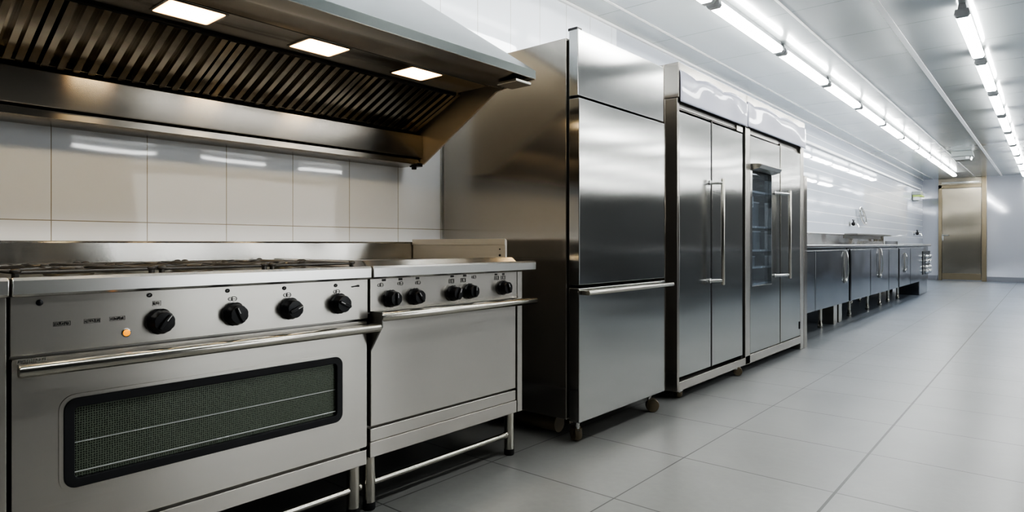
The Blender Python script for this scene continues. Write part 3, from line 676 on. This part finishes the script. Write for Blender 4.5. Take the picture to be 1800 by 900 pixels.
# taps and pipe on the wall
def wall_tap(y, z, label, s=1):
    t_ = thing('wall_tap', label, 'tap', (0,y,z))
    obj('flange', MB().lathe([(.05*s,0),(.05*s,.012),(.03*s,.02)], (0,y,z), 'x', 20), 'chrome', t_)
    obj('spout', MB().tube([(.0,y,z),(.08*s,y,z),(.13*s,y,z-.01),(.15*s,y,z-.06*s)], .018*s, 12), 'chrome', t_)
    obj('valve', MB().ball((.07*s,y,z), .035*s).tube([(.07*s,y,z),(.07*s,y,z+.07*s)], .012*s, 10).box(.06*s,.08*s,y-.06*s,y+.06*s,z+.06*s,z+.075*s), 'black', t_)
wall_tap(12.6, 1.36, 'dark tap on the wall beside the angled chrome pipe')
wall_tap(19.6, 1.28, 'small brassy tap on the wall past the end of the far counter', 1.2)
pr = thing('wall_bracket', 'tilted chrome loop fixed to the wall over the far counter', 'bracket', (0,13.3,1.45))
q0, q1 = Vector((.06,13.1,1.66)), Vector((.06,13.62,1.40)); 
loop = []
dd = (q1-q0).normalized(); pp = Vector((0,-dd.z,dd.y))
for k in range(25):
    a_ = 2*PI*k/24; loop.append((q0+q1)/2 + dd*math.cos(a_)*.28 + pp*math.sin(a_)*.09)
obj('loop', MB().tube(loop, .022, 12, caps=False), 'chrome', pr)
obj('mount', MB().tube([(0,13.36,1.53),(.06,13.36,1.53)], .02, 10).box(.05,.07,13.15,13.57,1.515,1.545), 'chrome', pr)
o = obj('wall_trunking', MB().prism([(0,2.475),(.035,2.475),(.04,2.48),(.04,2.515),(.035,2.52),(0,2.52)], 'y', 6.0, 20.6), 'white'); tag(o, 'long white cable trunking running high along the far left wall', 'trunking')
ex = thing('exit_light', 'small wall light box with yellow green strip near the far corner', 'light', (0,19.6,2.15))
obj('housing', MB().box(0, .20, 19.3, 19.7, 2.27, 2.36).box(.0,.12,19.35,19.65,2.13,2.27), 'vent', ex, .01)
obj('strip', MB().box(.02, .23, 19.28, 19.72, 2.225, 2.262), 'green', ex, .01)
obj('panel', MB().box(.03, .18, 19.30, 19.305, 2.14, 2.22), 'white', ex)

# ceiling box light near the far end
cb = thing('emergency_light', 'grey box light hanging under the ceiling before the end door', 'light', (1.43,15.2,H))
obj('casing', MB().prism([(1.26,2.70),(1.62,2.70),(1.60,2.805),(1.28,2.805)], 'y', 15.0, 15.35), 'vent', cb, .008)
obj('lens', MB().prism([(1.32,2.63),(1.57,2.63),(1.60,2.70),(1.29,2.70)], 'y', 15.03, 15.32), 'lens', cb, .01)
obj('bulb', MB().box(1.50, 1.56, 15.02, 15.03, 2.645, 2.69), 'white', cb)

# unseen island across the aisle, added for the steel fronts to reflect
op = thing('island_counter', 'long steel island counter across the aisle, beyond the right edge of the picture', 'counter', (4.2,13,0))
obj('carcass', MB().box(3.75, 4.7, 8.0, 18.5, .22, .88), 'range_dark', op, .004)
obj('worktop', MB().box(3.70, 4.75, 7.95, 18.55, .88, .92), 'counter_top', op, .004)
for k in range(6):
    for x in (3.85, 4.6): obj('leg', MB().tube([(x,8.2+k*2,0),(x,8.2+k*2,.22)], .024, 12), 'tube', op)

# ------------------------------------------------------------------ ceiling lamps
def make_lamp(name, label, L, group):
    o = thing(name, label, 'ceiling light', (0,0,0), group)
    obj('housing', MB().prism([(-.022,H),(-.03,H-.05),(.03,H-.05),(.022,H)], 'y', .02, L-.02), 'lampbody', o, .002)
    obj('diffuser', MB().prism([(-.040,H-.051),(-.046,H-.080),(-.034,H-.098),(.034,H-.098),(.046,H-.080),(.040,H-.051)], 'y', .05, L-.05), 'lamp', o)
    for q in (.0, L-.05):
        obj('end_cap', MB().prism([(-.042,H-.045),(-.05,H-.083),(-.037,H-.102),(.037,H-.102),(.05,H-.083),(.042,H-.045)], 'y', q, q+.05), 'lampbody', o, .003)
    return o
ORD = ['nearest','second','third','fourth','fifth','sixth','seventh','eighth','ninth','tenth','eleventh','twelfth']
LL = 1.47
proto = make_lamp('ceiling_light', 'nearest visible tube light of the left ceiling row', LL, 'left row of ceiling tube lights')
proto.location = (.90, 4.43, 0)
for k in range(1, 10):
    dup(proto, (.90, 4.43+1.51*k, 0), ORD[k] + ' visible tube light of the left ceiling row, counted from the front')
for k in range(1, 4):
    if .90 and k: dup(proto, (.90, 4.43-1.53*k, 0), 'tube light of the left ceiling row above the hood, out of the picture', 'left row of ceiling tube lights, near end')
for k in range(0, 9):
    dup(proto, (2.25, 5.80+1.67*k, 0), ORD[k] + ' visible tube light of the right ceiling row, counted from the front', 'right row of ceiling tube lights')
for k in range(1, 5):
    dup(proto, (2.25, 5.50-1.67*k, 0), 'tube light of the right ceiling row near the camera, out of the picture', 'right row of ceiling tube lights, near end')
for x in (4.6, 7.2, 10.2):  # more rows beyond view, added to light the steel fronts
    for k in range(3, 11):
        dup(proto, (x, -3.2+2.2*k, 0), 'tube light in the rows right of the aisle, out of the picture', 'ceiling tube lights right of the aisle')

# ------------------------------------------------------------------ camera, world, colour
cd = bpy.data.cameras.new('camera'); cam = bpy.data.objects.new('camera', cd); C.objects.link(cam)
cam.location = (2.76, 0, 1.0); cam.rotation_euler = (PI/2, 0, math.radians(40.30))
cd.sensor_width = 36; cd.lens = 36*1117.4/1800; cd.shift_y = -21/1800; cd.clip_start = .05
sc.camera = cam
w = bpy.data.worlds.new('world'); sc.world = w; w.use_nodes = True
w.node_tree.nodes['Background'].inputs[0].default_value = (.5,.5,.5,1)
sc.view_settings.view_transform = 'AgX'; sc.view_settings.look = 'AgX - High Contrast'; sc.view_settings.exposure = .5
sc.cycles.use_denoising = True
sc.cycles.max_bounces = 8; sc.cycles.diffuse_bounces = 4; sc.cycles.glossy_bounces = 5; sc.cycles.transparent_max_bounces = 8
sc.cycles.sample_clamp_indirect = 6; sc.cycles.caustics_refractive = False
